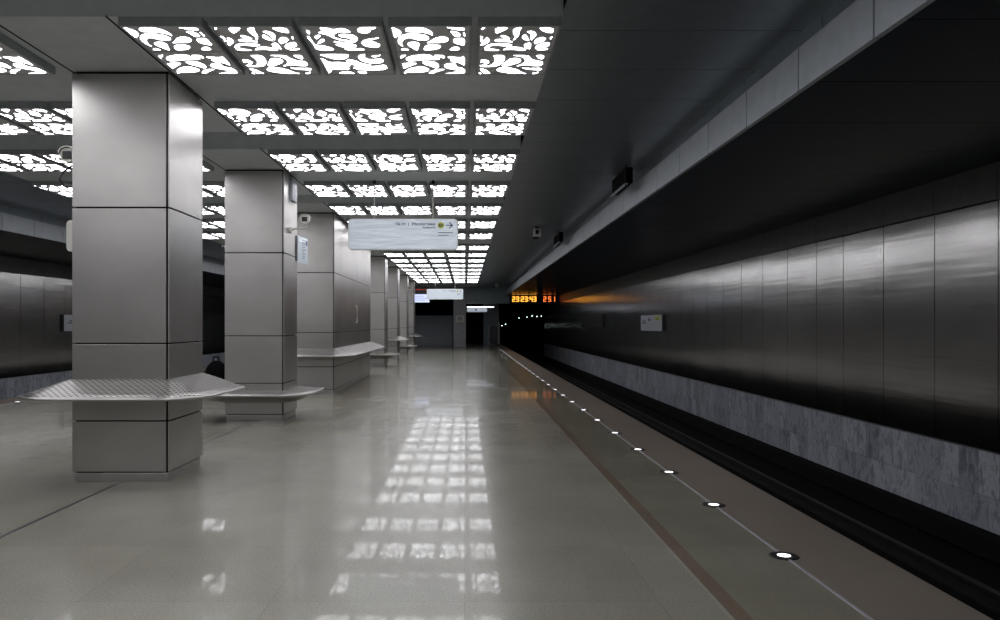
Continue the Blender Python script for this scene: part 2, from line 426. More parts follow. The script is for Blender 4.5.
# ---------------------------------------------------------------- ceiling light panels
A = """60,92 110,105 160,125 178,155 150,185 85,200 85,180 110,160 105,135 75,112|190,120 215,97 300,92 390,97 450,120 485,150 490,182 465,178 430,160 370,148 290,145 210,142|185,290 140,270 118,235 130,195 170,168 240,155 330,158 400,168 445,190 452,212 420,228 340,228 290,215 250,200 205,212 180,240 178,265|215,260 235,242 320,238 358,255 355,280 342,300 340,325 305,325 270,305 230,280|380,325 385,290 420,270 500,265 560,275 570,292 540,312 470,325|400,255 450,230 500,198 560,187 620,190 652,212 630,240 560,252 480,252|150,325 165,305 210,303 262,325|600,92 700,97 808,100 808,128 720,125 650,112|640,133 700,130 745,145 768,170 755,190 690,192 672,165|770,145 808,138 808,192 785,185|670,230 690,205 760,200 808,207 808,282 740,270 690,255|630,325 665,295 720,287 755,297 755,325
145,375 230,368 190,390 155,412|200,405 250,380 370,365 460,368 490,390 570,412 520,422 430,420 320,430 240,438 208,425|480,370 600,372 608,408 560,400 500,388|620,385 700,390 760,395 808,382 808,480 770,470 740,450 680,445 640,425 660,410 625,400|150,460 230,448 345,452 260,485 170,518|370,435 450,430 520,445 550,470 545,500 510,510 470,490 400,470 372,455|580,485 600,460 660,450 715,455 720,490 808,505 808,565 590,563 640,548 735,535 730,528 680,518 610,505|172,560 200,530 250,500 330,487 410,490 455,515 440,535 380,545 300,548 230,545 205,562|430,562 440,540 490,518 560,510 615,515 560,530 510,545 480,565"""
B = """150,95 215,97 155,122|290,95 450,95 400,130 300,165|500,100 585,95 555,130 550,180 510,210 485,230 490,185 470,150 475,118|730,95 900,98 890,155 820,150 760,130|605,140 650,127 710,140 728,170 700,200 665,230 645,205 655,175 630,150|560,190 580,170 625,168 640,200 655,235 610,228 570,212|340,180 390,170 440,188 465,215 430,217 380,205|150,175 178,205 170,230 150,240|210,190 250,205 258,235 215,265 145,280 145,260 200,250 222,230|280,230 310,212 400,210 440,228 495,245 420,243 340,240|185,315 195,285 240,262 330,250 430,258 495,268 430,290 300,275 255,285 250,305 300,312 350,320 345,330 205,330|370,325 400,300 480,285 560,295 600,305 625,325 560,332 480,318 410,322|580,275 600,253 670,248 668,290 655,320 620,308 590,295|680,245 700,215 760,190 810,195 820,215 790,240 720,258 690,265|690,300 710,275 770,250 858,240 850,285 780,300 710,318|700,328 760,310 840,300 835,322|840,205 875,180 870,218 845,215
270,372 400,372 412,410 380,460 310,490 180,492 135,488 135,470 190,478 250,478 290,440 290,400|135,425 180,412 240,425 255,450 215,468 160,472 200,455 190,445 135,452|350,480 400,440 450,405 540,400 572,420 560,445 480,470 400,490|460,372 640,372 660,400 700,425 790,435 785,470 740,485 660,480 600,470 500,488 560,465 600,430 580,395 520,385|700,372 805,372 790,415 740,412 715,395|135,505 200,510 240,535 265,568 200,565 160,540|135,545 175,565 135,568|305,515 360,492 450,495 530,515 580,545 625,570 520,565 400,550 320,535|560,495 620,502 780,500 770,525 680,522 600,515|660,568 710,540 755,540 700,568"""
Cc = """80,120 110,108 145,120 145,155 115,145|210,85 300,90 350,105 400,92 470,98 525,135 470,132 400,130 355,160 380,185 440,195 500,205 470,212 400,205 330,180 290,155 230,145 200,135 240,120|390,150 440,145 520,150 570,170 582,200 550,228 480,240 400,232 335,215 400,218 470,220 500,200 490,185 430,180 395,168|555,110 590,82 680,72 745,80 740,100 700,108 690,135 640,145 580,135|170,170 205,152 245,160 235,180 195,198 178,185|200,225 225,195 270,190 285,210 240,232 205,238|100,160 150,190 180,245 260,250 340,270 372,298 220,298 165,270 135,215|350,235 430,240 520,235 575,250 560,270 470,272 400,262|430,275 550,282 620,275 650,298 480,298|595,235 610,205 680,188 770,178 768,190 690,200 740,225 785,240 780,265 720,272 640,262
200,332 350,328 495,332 500,355 460,378 380,382 300,362|215,365 270,372 315,405 400,400 480,410 520,430 490,445 510,470 400,472 340,470 340,495 290,508 260,450 240,400|455,390 490,375 550,385 620,415 720,430 640,440 520,430 470,410|565,350 600,330 650,330 640,360 680,380 780,368 820,385 800,412 700,418 620,400 580,380|680,345 740,345 782,330 780,350 720,362|510,450 600,438 730,440 830,420 855,470 700,480 560,470|390,500 450,485 520,490 560,512 410,512|560,485 600,482 660,490 660,510 590,508"""
ZL = 1.553
def decode(txt, ox, oy, sc, xleft):
    """ornament outlines measured off the nearest row, turned into panel-local metres (u across, v along)"""
    halves = []
    for line in txt.split('\n'):
        polys = []
        for p in line.split('|'):
            pts = []
            for t in p.split():
                a, b_ = map(float, t.split(','))
                px, py = ox+a/sc, oy+b_/sc
                pts.append(((px-465)*ZL/(324-py)-xleft, ZL*778/(324-py)-4.05))
            q = []
            for i in range(len(pts)):           # corner cutting softens the outline
                x0, y0 = pts[i]; x1, y1 = pts[(i+1) % len(pts)]
                q += [(x0*.75+x1*.25, y0*.75+y1*.25), (x0*.25+x1*.75, y0*.25+y1*.75)]
            polys.append(q)
        halves.append(polys)
    return halves
PATS = [decode(A, 385, 18, 10, -.400), decode(B, 465, 18, 10, .068), decode(Cc, 295, 18, 9.09, -.868)]
PW, PD, PITCH = .437, .80, .4685
PX0 = .505 - 5*PITCH + .031   # left edge of the leftmost panel box of the right-hand field
protos = []
for pat in PATS:
    r = empty('light_panel', 0, 0, ZL); r['_o'] = tuple(P(0,0,ZL))
    bm = bmesh.new(); box(bm, 0, PW, 0, .012, ZL, ZC-.002); box(bm, 0, PW, PD-.012, PD, ZL, ZC-.002)
    box(bm, 0, .012, .012, PD-.012, ZL, ZC-.002); box(bm, PW-.012, PW, .012, PD-.012, ZL, ZC-.002); box(bm, .012, PW-.012, .012, PD-.012, ZL+.03, ZC-.002)
    link_mesh('housing', bm, M['housing'], r)
    for h, polys in enumerate(pat):
        d0, d1 = (.013, .393) if h == 0 else (.401, PD-.013)
        bm = bmesh.new(); box(bm, .013, PW-.013, d0, d1, ZL+.002, ZL+.012)
        sc_ = link_mesh('ornament_screen', bm, M['screen'], r)
        bm = bmesh.new()
        for q in polys:
            q = [(min(max(u, .022), PW-.022), min(max(v, d0+.008), d1-.008)) for u, v in q]
            ar = sum(q[i][0]*q[(i+1)%len(q)][1]-q[(i+1)%len(q)][0]*q[i][1] for i in range(len(q)))
            if ar < 0: q = q[::-1]
            qi = []
            for i in range(len(q)):                   # bars between the cut-outs keep their width
                ax, ay = q[i-1]; cx_, cy_ = q[(i+1) % len(q)]; dx, dy = cx_-ax, cy_-ay; L = math.hypot(dx, dy) or 1
                qi.append((q[i][0]-dy/L*.0062, q[i][1]+dx/L*.0062))
            q = qi
            if True: q = q[::-1]                # wound so that the face looks down
            a = [bm.verts.new(P(u, v, ZL+.0005)) for u, v in q]; b2 = [bm.verts.new(P(u, v, ZL+.002)) for u, v in q]
            bm.faces.new(a)
            for i in range(len(a)):
                j = (i+1) % len(a); bm.faces.new((a[j], a[i], b2[i], b2[j]))
        link_raw('glowing_petals', bm, M['petal'], sc_)
    protos.append(r)
used = [False]*3
def put_panel(pi, x, d, label, group):
    if used[pi]: r = copy_tree(protos[pi])
    else: r = protos[pi]; used[pi] = True
    r.location = P(x, d, ZL); tag(r, label, 'light panel', group)
PN = ['leaf-scroll', 'petal-fan', 'swirl']
for i, dd in enumerate(ROWS):
    rn = 'nearest row' if i == 0 else ('farthest row' if i == len(ROWS)-1 else '%s row from the front' % ordn(i+1))
    for k in range(5):
        pi = k % 3
        pos = ['leftmost', 'second from left', 'middle', 'second from right', 'rightmost'][k]
        put_panel(pi, PX0+k*PITCH, dd, 'lit %s ceiling panel, %s, right-hand %s' % (PN[pi], pos, rn), 'patterned ceiling light panels right of the columns')
        put_panel(pi, mir(PX0)-PW-k*PITCH, dd, 'lit %s ceiling panel, %s left of the columns, %s' % (PN[pi], ordn(k+1), rn), 'patterned ceiling light panels left of the columns')
for dd in REAR:
    for k in range(5):
        put_panel(k % 3, PX0+k*PITCH, dd, 'patterned ceiling light panel behind the viewpoint', 'patterned ceiling light panels behind the viewpoint')
        put_panel(k % 3, mir(PX0)-PW-k*PITCH, dd, 'patterned ceiling light panel behind the viewpoint', 'patterned ceiling light panels behind the viewpoint')

# ---------------------------------------------------------------- columns and the benches round them
CL, CR, CD = -2.487, -1.873, .628
def column(d0, depth, label, cat='column'):
    r = empty('column', XC, d0, -1)
    g = .0048
    bm = bmesh.new(); box(bm, CL+.016, CR-.016, d0+.016, d0+depth-.016, -1.0, ZC); link_mesh('core', bm, M['core'], r)
    bm = bmesh.new(); box(bm, CL+.012, CR-.012, d0+.012, d0+depth-.012, -1.0, -.945, .003); link_mesh('plinth', bm, M['steel'], r)
    zs = [-.940, -.614, -.123, .737, ZC-.012]
    n = max(1, round(depth/.62)) if depth > 1 else 1
    for j in range(4):
        z0, z1 = zs[j]+g, zs[j+1]-g
        parts = [(CL, CR-.020, d0, d0+.010), (CL+.016, CR, d0+depth-.013, d0+depth)]
        for q in range(n):
            a = d0+.005+(depth-.02)*q/n; b_ = d0+.005+(depth-.02)*(q+1)/n
            gg = .0025 if n > 1 else 0
            parts += [(CR-.010, CR, a+gg, b_-gg), (CL, CL+.013, a+gg+.012, b_-gg+.002)]
        for (x0, x1, a, b_) in parts:
            bm = bmesh.new(); box(bm, x0, x1, a, b_, z0, z1, .0018); link_mesh('cladding_panel', bm, M['steel'], r)
    return tag(r, label, cat)
HIGH = ([(0,-.348),(.06,-.365),(.14,-.392),(.22,-.420),(.28,-.440)], [(.28,-.440),(.297,-.442),(.303,-.450),(.300,-.458),(.28,-.464),(.16,-.468),(0,-.462)])
LOW = ([(0,-.690),(.08,-.697),(.18,-.703),(.28,-.706)], [(.28,-.706),(.297,-.708),(.303,-.716),(.298,-.727),(.26,-.748),(.16,-.785),(.02,-.815),(0,-.815)])
def bench(d0, depth, prof, label):
    r = empty('bench', XC, d0, prof[0][0][1])
    e = .001
    xl, xr, df, db = CL-e, CR+e, d0-e, d0+depth
    st = [((xl, db), (-1, 0)), ((xl, df), (-1, 0))]
    nn = 10
    for k in range(1, nn): a = math.pi+math.pi/2*k/nn; st.append(((xl, df), (math.cos(a), math.sin(a))))
    st += [((xl, df), (0, -1)), ((xr, df), (0, -1))]
    for k in range(1, nn): a = 1.5*math.pi+math.pi/2*k/nn; st.append(((xr, df), (math.cos(a), math.sin(a))))
    st += [((xr, df), (1, 0)), ((xr, db), (1, 0))]
    for name, pr, m in (('seat', prof[0], M['perforated']), ('rim', prof[1], M['bench_steel'])):
        bm = bmesh.new()
        grid = [[bm.verts.new(P(b[0]+o*dr[0], b[1]+o*dr[1], z)) for o, z in pr] for b, dr in st]
        for i in range(len(grid)-1):
            for j in range(len(pr)-1):
                bm.faces.new((grid[i][j], grid[i+1][j], grid[i+1][j+1], grid[i][j+1]))
        if name == 'seat':
            geo = bmesh.ops.extrude_face_region(bm, geom=bm.faces[:])
            bmesh.ops.translate(bm, verts=[v for v in geo['geom'] if isinstance(v, bmesh.types.BMVert)], vec=(0, 0, -.006))
        else:
            for gi in (grid[0], grid[-1]):
                try: bm.faces.new(gi)
                except ValueError: pass
        bmesh.ops.remove_doubles(bm, verts=bm.verts, dist=.0005)
        ob = link_mesh(name, bm, m, r)
        for p in ob.data.polygons: p.use_smooth = True
    return tag(r, label, 'bench', 'steel benches around the columns')
column(4.924, CD, 'square brushed steel column nearest the camera, at left')
bench(4.924, CD, HIGH, 'high perforated steel bench wrapping the nearest column')
column(8.05, CD, 'square brushed steel column second from front, carrying a camera')
bench(8.05, CD, LOW, 'low steel bench around the second column')
blk = column(11.15, 4.27, 'long steel-clad block, wide as a column but much deeper, third from front')
bench(11.15, 4.27, HIGH, 'long high steel bench running around the deep steel block')
names = ['fourth', 'fifth', 'sixth', 'seventh and farthest']
for i, (dd, pr) in enumerate(((18.25, LOW), (21.7, HIGH), (25.2, LOW), (28.6, HIGH))):
    column(dd, CD, 'square brushed steel column, %s from the front, beyond the deep block' % names[i])
    bench(dd, CD, pr, '%s steel bench around the %s column' % ('low' if pr is LOW else 'high', names[i]))
column(1.82, CD, 'square brushed steel column to the left of the viewpoint, outside the frame')
column(1.82-3.1, CD, 'square brushed steel column behind the viewpoint')
# pull handle on the block's side
bm = bmesh.new(); tube(bm, [P(CR, 13.25, .02), P(CR+.035, 13.25, .03), P(CR+.035, 13.25, .30), P(CR, 13.25, .31)], .012*S)
o = link_mesh('pull_handle', bm, M['white_plastic'], blk); o['label'] = 'bright upright pull handle'

# ---------------------------------------------------------------- floor lights along the platform edges
r = empty('marker_light', 0, 0, -1)
bm = bmesh.new(); cyl(bm, P(0,0,-1.0), P(0,0,-.9968), .064*S, 28, .058*S); link_mesh('bezel', bm, M['black'], r)
bm = bmesh.new(); cyl(bm, P(0,0,-.9970), P(0,0,-.9960), .029*S, 24, .026*S); link_mesh('lens', bm, M['led'], r)
for k in range(30):
    for side, f in (('right', lambda x: x), ('left', mir)):
        if side == 'left' and k > 14: continue
        c = r if (k == 0 and side == 'right') else copy_tree(r)
        c.location = P(f(1.375), 3.353+.945*k, -1)
        tag(c, 'small round white floor light on the metal strip, %s nearest, %s platform edge' % (ordn(k+1), side), 'floor light', 'floor lights of the %s platform edge' % side)

# ---------------------------------------------------------------- hanging direction signs
def hanging_sign():
    d0 = 8.65; k = d0/778
    X = lambda x: (x-465)*k
    Z = lambda y: (324-y)*k
    r = empty('hanging_sign', X(403), d0, Z(234))
    bm = bmesh.new(); rr = round_rect(X(348), X(458), Z(250), Z(218.5), .045)
    prism(bm, [P(x, d0, z) for x, z in rr], Vector((0, .05*S, 0)))
    link_mesh('sign_box', bm, M['white_plastic'], r)
    bm = bmesh.new(); rr = round_rect(X(348.8), X(457.2), Z(249.2), Z(219.3), .038)
    prism(bm, [P(x, d0-.004, z) for x, z in rr], Vector((0, .0038*S, 0)))
    link_mesh('face', bm, M['sign_white'], r)
    for px in (374, 433):
        bm = bmesh.new(); cyl(bm, P(X(px), d0+.025, Z(218.6)), P(X(px), d0+.025, ZC-.001), .0055*S, 10)
        rod = link_mesh('rod', bm, M['white_plastic'], r)
        bm = bmesh.new(); cyl(bm, P(X(px), d0+.025, ZC-.04), P(X(px), d0+.025, ZC-.0005), .016*S, 12); link_mesh('ceiling_mount', bm, M['black'], rod)
    yf = d0-.006
    text_part('lettering', 'На', .042*S, P(X(395.5), yf, Z(225.2)), M['grey_ink'], r)
    text_part('lettering', 'ст.', .042*S, P(X(401.5), yf, Z(225.2)), M['grey_ink'], r)
    text_part('divider', '|', .042*S, P(X(408), yf, Z(225.2)), M['grey_ink'], r)
    text_part('lettering', 'Рассказовка', .042*S, P(X(435.3), yf, Z(225.2)), M['grey_ink'], r, 'RIGHT')
    text_part('lettering', 'Rasskazovka', .028*S, P(X(435.3), yf, Z(228.4)), M['grey_ink'], r, 'RIGHT')
    bm = bmesh.new(); cyl(bm, P(X(440.9), yf+.001, Z(225.4)), P(X(440.9), yf-.001, Z(225.4)), 3.2*k*S, 28)
    e = link_mesh('line_emblem', bm, M['lime'], r); e['label'] = 'yellow-green disc reading 8A'
    text_part('lettering', '8А', .036*S*1.1, P(X(440.9), yf-.002, Z(226.7)), M['blue_ink'], e, 'CENTER')
    bm = bmesh.new()
    prism(bm, [P(X(a), yf, Z(b_)) for a, b_ in ((446,225.0),(451.3,225.0),(448.8,222.7),(449.6,222.2),(453.2,225.4),(449.6,228.6),(448.8,228.1),(451.3,225.8),(446,225.8))], Vector((0,-.002*S,0)))
    e = link_mesh('arrow', bm, M['blue_ink'], r); e['label'] = 'blue right-pointing arrow'
    bm = bmesh.new()
    box(bm, X(438), X(453), yf-.001, yf+.001, Z(233), Z(232.4)); box(bm, X(438), X(448.5), yf-.001, yf+.001, Z(235.6), Z(235.1))
    link_mesh('fine_print', bm, M['grey_ink'], r)
    return r
sg = tag(hanging_sign(), 'white rounded direction sign with arrow hanging nearest from the ceiling', 'sign', 'hanging direction signs')
s2 = copy_tree(sg); s2.location = s2.location + Vector(((445-465)*26.1/778*S - (403-465)*8.65/778*S, (26.1-8.65)*S, .002*S))
tag(s2, 'small far white direction sign hanging in front of the grey pillar', 'sign', 'hanging direction signs')

# seven-segment clock over the tunnel mouth
SEG = {'0':'abcdef','1':'bc','2':'abged','3':'abgcd','4':'fgbc','5':'afgcd','7':'abc','8':'abcdefg','9':'abcdfg'}
def digit(bm, ch, x, z, w_, h, y, t):
    hh = h/2
    rects = {'a':(0,w_,h-t,h),'g':(0,w_,hh-t/2,hh+t/2),'d':(0,w_,0,t),'f':(0,t,hh,h),'b':(w_-t,w_,hh,h),'e':(0,t,0,hh),'c':(w_-t,w_,0,hh)}
    for s in SEG[ch]:
        a, b_, c, d_ = rects[s]; box(bm, x+a, x+b_, y, y+.02, z+c, z+d_)
dk = 33.8; k_ = dk/778
r = tag(empty('station_clock', (535-465)*k_, dk, .95), 'black digital clock board with amber time digits over the tunnel mouth', 'clock')
bm = bmesh.new(); box(bm, (509.5-465)*k_, (559-465)*k_, dk, 34.118, (324-303.2)*k_, (324-294.3)*k_, .01); link_mesh('case', bm, M['black'], r)
bm = bmesh.new(); x = 512.3
for ch in '23:23:43':
    if ch == ':':
        for zz in (298.4, 301): box(bm, (x-465)*k_, (x+.7-465)*k_, dk-.02, dk, (324-zz)*k_, (324-zz+.8)*k_)
        x += 1.3
    else:
        digit(bm, ch, (x-465)*k_, (324-301.7)*k_, 2.9*k_, 5.2*k_, dk-.02, .85*k_); x += 3.7
e = link_mesh('time_digits', bm, M['amber'], r); e['label'] = 'glowing amber digits 23:23:43'
for ch, xx in (('2', 543.3), ('5', 548.2), ('1', 552.2)):
    bm = bmesh.new(); digit(bm, ch, (xx-465)*k_, (324-301.7)*k_, 2.9*k_, 5.2*k_, dk-.02, .8*k_)
    e = link_mesh('interval_digit', bm, M['orange'], r); e['label'] = 'dimmer orange digit ' + ch

# screens above the stairs
dq = 30.0; kq = dq/778
r = tag(empty('information_screen', (421-465)*kq, dq, 1.0), 'glowing pale blue screen under a red display, left of the far hanging sign', 'screen')
bm = bmesh.new(); box(bm, (405-465)*kq, (429.8-465)*kq, dq, dq+.08, (324-302.8)*kq, (324-293.7)*kq, .01); link_mesh('case', bm, M['black'], r)
bm = bmesh.new(); box(bm, (405.5-465)*kq, (429.4-465)*kq, dq-.004, dq, (324-302.4)*kq, (324-294.2)*kq); fc = link_mesh('display', bm, M['screen_lit'], r)
bm = bmesh.new()
for yy, x1 in ((296,424),(298,427),(300,425)): box(bm, (415.5-465)*kq, (x1-465)*kq, dq-.006, dq-.004, (324-yy-.3)*kq, (324-yy)*kq)
link_mesh('fine_print', bm, M['grey_ink'], r)
for xx in (410, 425):
    bm = bmesh.new(); cyl(bm, P((xx-465)*kq, dq+.04, (324-288.4)*kq), P((xx-465)*kq, dq+.04, ZC-.001), .01*S, 8); link_mesh('rod', bm, M['dark_metal'], r)
bm = bmesh.new(); box(bm, (405-465)*kq, (429-465)*kq, dq, dq+.08, (324-293.4)*kq, (324-288.3)*kq, .008); hd = link_mesh('upper_display', bm, M['black'], r)
bm = bmesh.new(); x = 414.5
while x < 428:
    w_ = random.uniform(.5, 1.4); box(bm, (x-465)*kq, (x+w_-465)*kq, dq-.005, dq, (324-289.9)*kq, (324-289.3)*kq); x += w_+random.uniform(.8, 1.6)
link_mesh('red_diodes', bm, M['red'], hd)

# ---------------------------------------------------------------- cameras, plates and small fittings
def bullet_camera(x, d, z, sgn, length=.20):
    """housing points back towards the viewer; arm reaches to the column at sgn side"""
    r = empty('security_camera', x, d, z)
    bm = bmesh.new(); cyl(bm, P(x, d, z), P(x-.03, d+length, z+.025), .048*S, 24); o = link_mesh('body', bm, M['white_plastic'], r)
    bm = bmesh.new(); n = 10
    arc = [(x+.058*math.cos(math.radians(15+150*k/n)), z+.058*math.sin(math.radians(15+150*k/n))) for k in range(n+1)]
    arc += [(x+.052*math.cos(math.radians(165-150*k/n)), z+.052*math.sin(math.radians(165-150*k/n))) for k in range(n+1)]
    prism(bm, [P(a, d-.02, b_) for a, b_ in arc], Vector((-.026*S, (length+.01)*S, .022*S))); link_mesh('sunshield', bm, M['white_plastic'], r)
    bm = bmesh.new(); cyl(bm, P(x, d-.006, z), P(x, d-.0008, z), .046*S, 24); link_mesh('front_ring', bm, M['white_plastic'], r)
    bm = bmesh.new(); box(bm, x-.029, x+.029, d-.012, d-.0065, z-.025, z+.025, .002); link_mesh('lens', bm, M['black'], r)
    return r
r = tag(bullet_camera(-1.690, 8.20, 1.105, -1), 'white bullet security camera on an arm from the second column', 'camera')
bm = bmesh.new(); tube(bm, [P(CR+.001, 8.30, 1.0), P(-1.78, 8.3, 1.018), P(-1.690, 8.3, 1.022), P(-1.690, 8.3, 1.062)], .011*S); link_mesh('arm', bm, M['white_plastic'], r)
bm = bmesh.new(); cyl(bm, P(CR+.001, 8.30, 1.0), P(CR+.028, 8.30, 1.0), .034*S, 20); link_mesh('wall_mount', bm, M['white_plastic'], r)
r = tag(bullet_camera(-2.565, 5.02, 1.09, 1, .16), 'security camera with a looping cable on the left of the nearest column', 'camera')
bm = bmesh.new(); tube(bm, [P(CL-.001, 5.1, 1.10), P(-2.52, 5.1, 1.10), P(-2.545, 5.1, 1.10)], .012*S); link_mesh('arm', bm, M['dark_metal'], r)
bm = bmesh.new(); tube(bm, [P(-2.60, 5.15, 1.05), P(-2.645, 5.12, 1.0), P(-2.66, 5.1, .95), P(-2.63, 5.1, .905), P(-2.57, 5.1, .90), P(-2.52, 5.1, .93), P(CL-.001, 5.1, .96)], .006*S); link_mesh('cable', bm, M['black'], r)
r = tag(bullet_camera(CR+.10, 25.05, 1.16, -1, .3), 'small distant security camera fixed to the sixth column', 'camera')
bm = bmesh.new(); tube(bm, [P(CR+.001, 25.3, 1.05), P(CR+.1, 25.3, 1.08), P(CR+.1, 25.25, 1.12)], .016*S); link_mesh('arm', bm, M['white_plastic'], r)
# boxed cameras on the ceiling at right
def ceiling_camera(x, d, label, s=1.0):
    r = tag(empty('boxed_camera', x, d, ZC), label, 'camera')
    bm = bmesh.new(); box(bm, x-.055*s, x+.065*s, d+.02, d+.16*s, ZC-.165*s, ZC-.03*s, .006*s); link_mesh('housing', bm, M['white_plastic'], r)
    bm = bmesh.new(); cyl(bm, P(x, d+.08, ZC-.04*s), P(x, d+.08, ZC-.0005), .03*S*s, 14); link_mesh('ceiling_mount', bm, M['black'], r)
    bm = bmesh.new(); box(bm, x-.028*s, x+.028*s, d+.01, d+.0195, ZC-.125*s, ZC-.055*s, .004*s); link_mesh('lens_window', bm, M['black'], r)
    bm = bmesh.new(); box(bm, x-.07*s, x+.03*s, d+.04, d+.16*s, ZC-.195*s, ZC-.166*s, .004*s); link_mesh('under_box', bm, M['black'], r)
    return r
ceiling_camera(1.185, 12.75, 'pale boxed camera with a black window under the ceiling right of the lights')
ceiling_camera(1.22, 29.9, 'tiny pale box camera under the far end of the ceiling', .9)
# display boxes slung beside the beam
def slung_display(d0, d1, label):
    r = tag(empty('slung_display', 1.64, d0, 1.41), label, 'display box', 'dark display boxes beside the beam')
    bm = bmesh.new(); box(bm, 1.61, 1.68, d0, d1, 1.41, ZC-.03, .006); link_mesh('case', bm, M['core'], r)
    bm = bmesh.new(); box(bm, 1.600, 1.625, d0-.01, d1, 1.398, 1.4095); link_mesh('lower_edge', bm, M['beam'], r)
    bm = bmesh.new(); box(bm, 1.600, 1.608, d0-.012, d0-.001, 1.37, ZC-.001); link_mesh('post', bm, M['dark_metal'], r)
    bm = bmesh.new(); box(bm, 1.63, 1.66, d0+.2, d0+.3, ZC-.029, ZC-.001); link_mesh('hanger', bm, M['black'], r)
slung_display(7.78, 8.52, 'dark box display slung from the ceiling beside the beam, nearer one')
slung_display(13.3, 14.1, 'dark box display slung from the ceiling beside the beam, farther one')
# notice plates at the columns
r = tag(empty('notice_plate', CR, 8.6, .8), 'pale blue notice plate with lines of text on the side of the second column', 'notice')
pl = [(CR+.006, 8.665), (-1.832, 9.02)]
def plate_quad(bm, u0, u1, z0, z1, off, th):
    a, b_ = Vector((pl[0][0], pl[0][1], 0)), Vector((pl[1][0], pl[1][1], 0)); nrm = Vector(((b_-a).y, -(b_-a).x, 0)).normalized()
    p0 = a.lerp(b_, u0)+nrm*off; p1 = a.lerp(b_, u1)+nrm*off
    prism(bm, [P(p0.x, p0.y, z0), P(p1.x, p1.y, z0), P(p1.x, p1.y, z1), P(p0.x, p0.y, z1)], nrm*th*S)
bm = bmesh.new(); plate_quad(bm, 0, 1, .685, .985, 0, .008); link_mesh('plate', bm, M['sign_white'], r)
bm = bmesh.new()
for j in range(9):
    zz = .955-.026*j; plate_quad(bm, .42, random.uniform(.62, .8), zz-.006, zz, .009, .001)
plate_quad(bm, .80, .94, .90, .955, .009, .001)
link_mesh('fine_print', bm, M['blue_ink'], r)
bm = bmesh.new(); box(bm, CR+.001, CR+.008, 8.60, 8.672, .70, .98); link_mesh('bracket', bm, M['dark_metal'], r)
r = tag(empty('rounded_plate', CL, 5.25, .58), 'white rounded plate jutting from the left side of the nearest column', 'sign')
bm = bmesh.new(); prism(bm, [P(x, 5.2, z) for x, z in round_rect(-2.665, CL-.012, .485, .695, .03)], Vector((0, .02*S, 0))); link_mesh('plate', bm, M['white_plastic'], r)
bm = bmesh.new(); box(bm, CL-.0115, CL-.001, 5.19, 5.23, .50, .68); link_mesh('bracket', bm, M['dark_metal'], r)
bm = bmesh.new(); box(bm, CR+.001, CR+.03, 8.32, 8.52, 1.325, 1.575, .004)
tag(link_mesh('cable_box', bm, M['beam'], origin=P(CR+.015, 8.42, 1.45)), 'small grey cable box high on the second column under the ceiling', 'cable box')
bm = bmesh.new(); cyl(bm, P(CR+.001, 5.42, 1.553), P(CR+.025, 5.42, 1.553), .012*S, 12)
tag(link_mesh('wall_sensor', bm, M['white_plastic'], origin=P(CR+.01, 5.42, 1.553)), 'tiny round sensor at the top right edge of the nearest column', 'sensor')

# plates on the track walls
def wall_sign(side, d0, d1, z0, z1, label, face, marks):
    f = (lambda x: x) if side > 0 else mir
    r = tag(empty('wall_sign', f(WALL), (d0+d1)/2, z0), label, 'sign')
    x0, x1 = sorted((f(WALL-.001), f(WALL-.05))); bm = bmesh.new(); box(bm, x0, x1, d0, d1, z0, z1, .004); link_mesh('case', bm, M['black'], r)
    x0, x1 = sorted((f(WALL-.051), f(WALL-.056))); bm = bmesh.new(); box(bm, x0, x1, d0+.01, d1-.01, z0+.006, z1-.006); link_mesh('face', bm, face, r)
    if marks:
        def mk(nm, u0, u1, v0, v1, m):
            # u runs left to right as read from the platform
            L = d1-d0; a, b_ = ((d1-u0*L), (d1-u1*L)) if side > 0 else ((d0+u0*L), (d0+u1*L))
            a, b_ = sorted((a, b_)); x0, x1 = sorted((f(WALL-.057), f(WALL-.060)))
            bm = bmesh.new(); box(bm, x0, x1, a, b_, z0+v0*(z1-z0), z0+v1*(z1-z0)); return link_mesh(nm, bm, m, r)
        mk('fine_print', .08, .28, .47, .54, M['blue_ink']); mk('fine_print', .12, .24, .60, .66, M['blue_ink'])
        mk('fine_print', .40, .48, .62, .78, M['blue_ink'])
        q = mk('line_emblem', .70, .90, .66, .92, M['lime']); q['label'] = 'yellow-green square'
        mk('fine_print', .76, .86, .70, .76, M['blue_ink'])
wall_sign(1, 15.97, 17.9, -.155, .200, 'white station sign with yellow-green square on the right track wall', M['plate_white'], True)
wall_sign(-1, 16.3, 18.2, -.155, .200, 'pale station sign on the left track wall, half behind the nearest column', M['plate_white'], True)
wall_sign(1, 22.9, 27.0, -.10, .29, 'dark unlit panel on the right track wall beyond the white sign', M['black'], False)

# black backpack on the second column's bench
r = tag(empty('backpack', -2.64, 8.3, -.70), 'black backpack standing on the left arm of the second bench', 'backpack')
bm = bmesh.new()
bmesh.ops.create_uvsphere(bm, u_segments=24, v_segments=16, radius=1)
for v in bm.verts:
    t = (v.co.z+1)/2
    wx = .125*(1.05-.45*t**2.2); wy = .10*(1.05-.35*t**2)
    sx = math.copysign(abs(v.co.x)**.7, v.co.x); sy = math.copysign(abs(v.co.y)**.7, v.co.y); sz = math.copysign(abs(v.co.z)**.75, v.co.z)
    v.co = P(-2.625+sx*wx, 8.22+sy*wy, -.535+sz*.15)
bmesh.ops.bisect_plane(bm, geom=bm.verts[:]+bm.edges[:]+bm.faces[:], plane_co=P(0,0,-.700), plane_no=(0,0,-1), clear_outer=True)
bmesh.ops.holes_fill(bm, edges=bm.edges)
o = link_mesh('bag_body', bm, M['cloth'], r)
for p in o.data.polygons: p.use_smooth = True
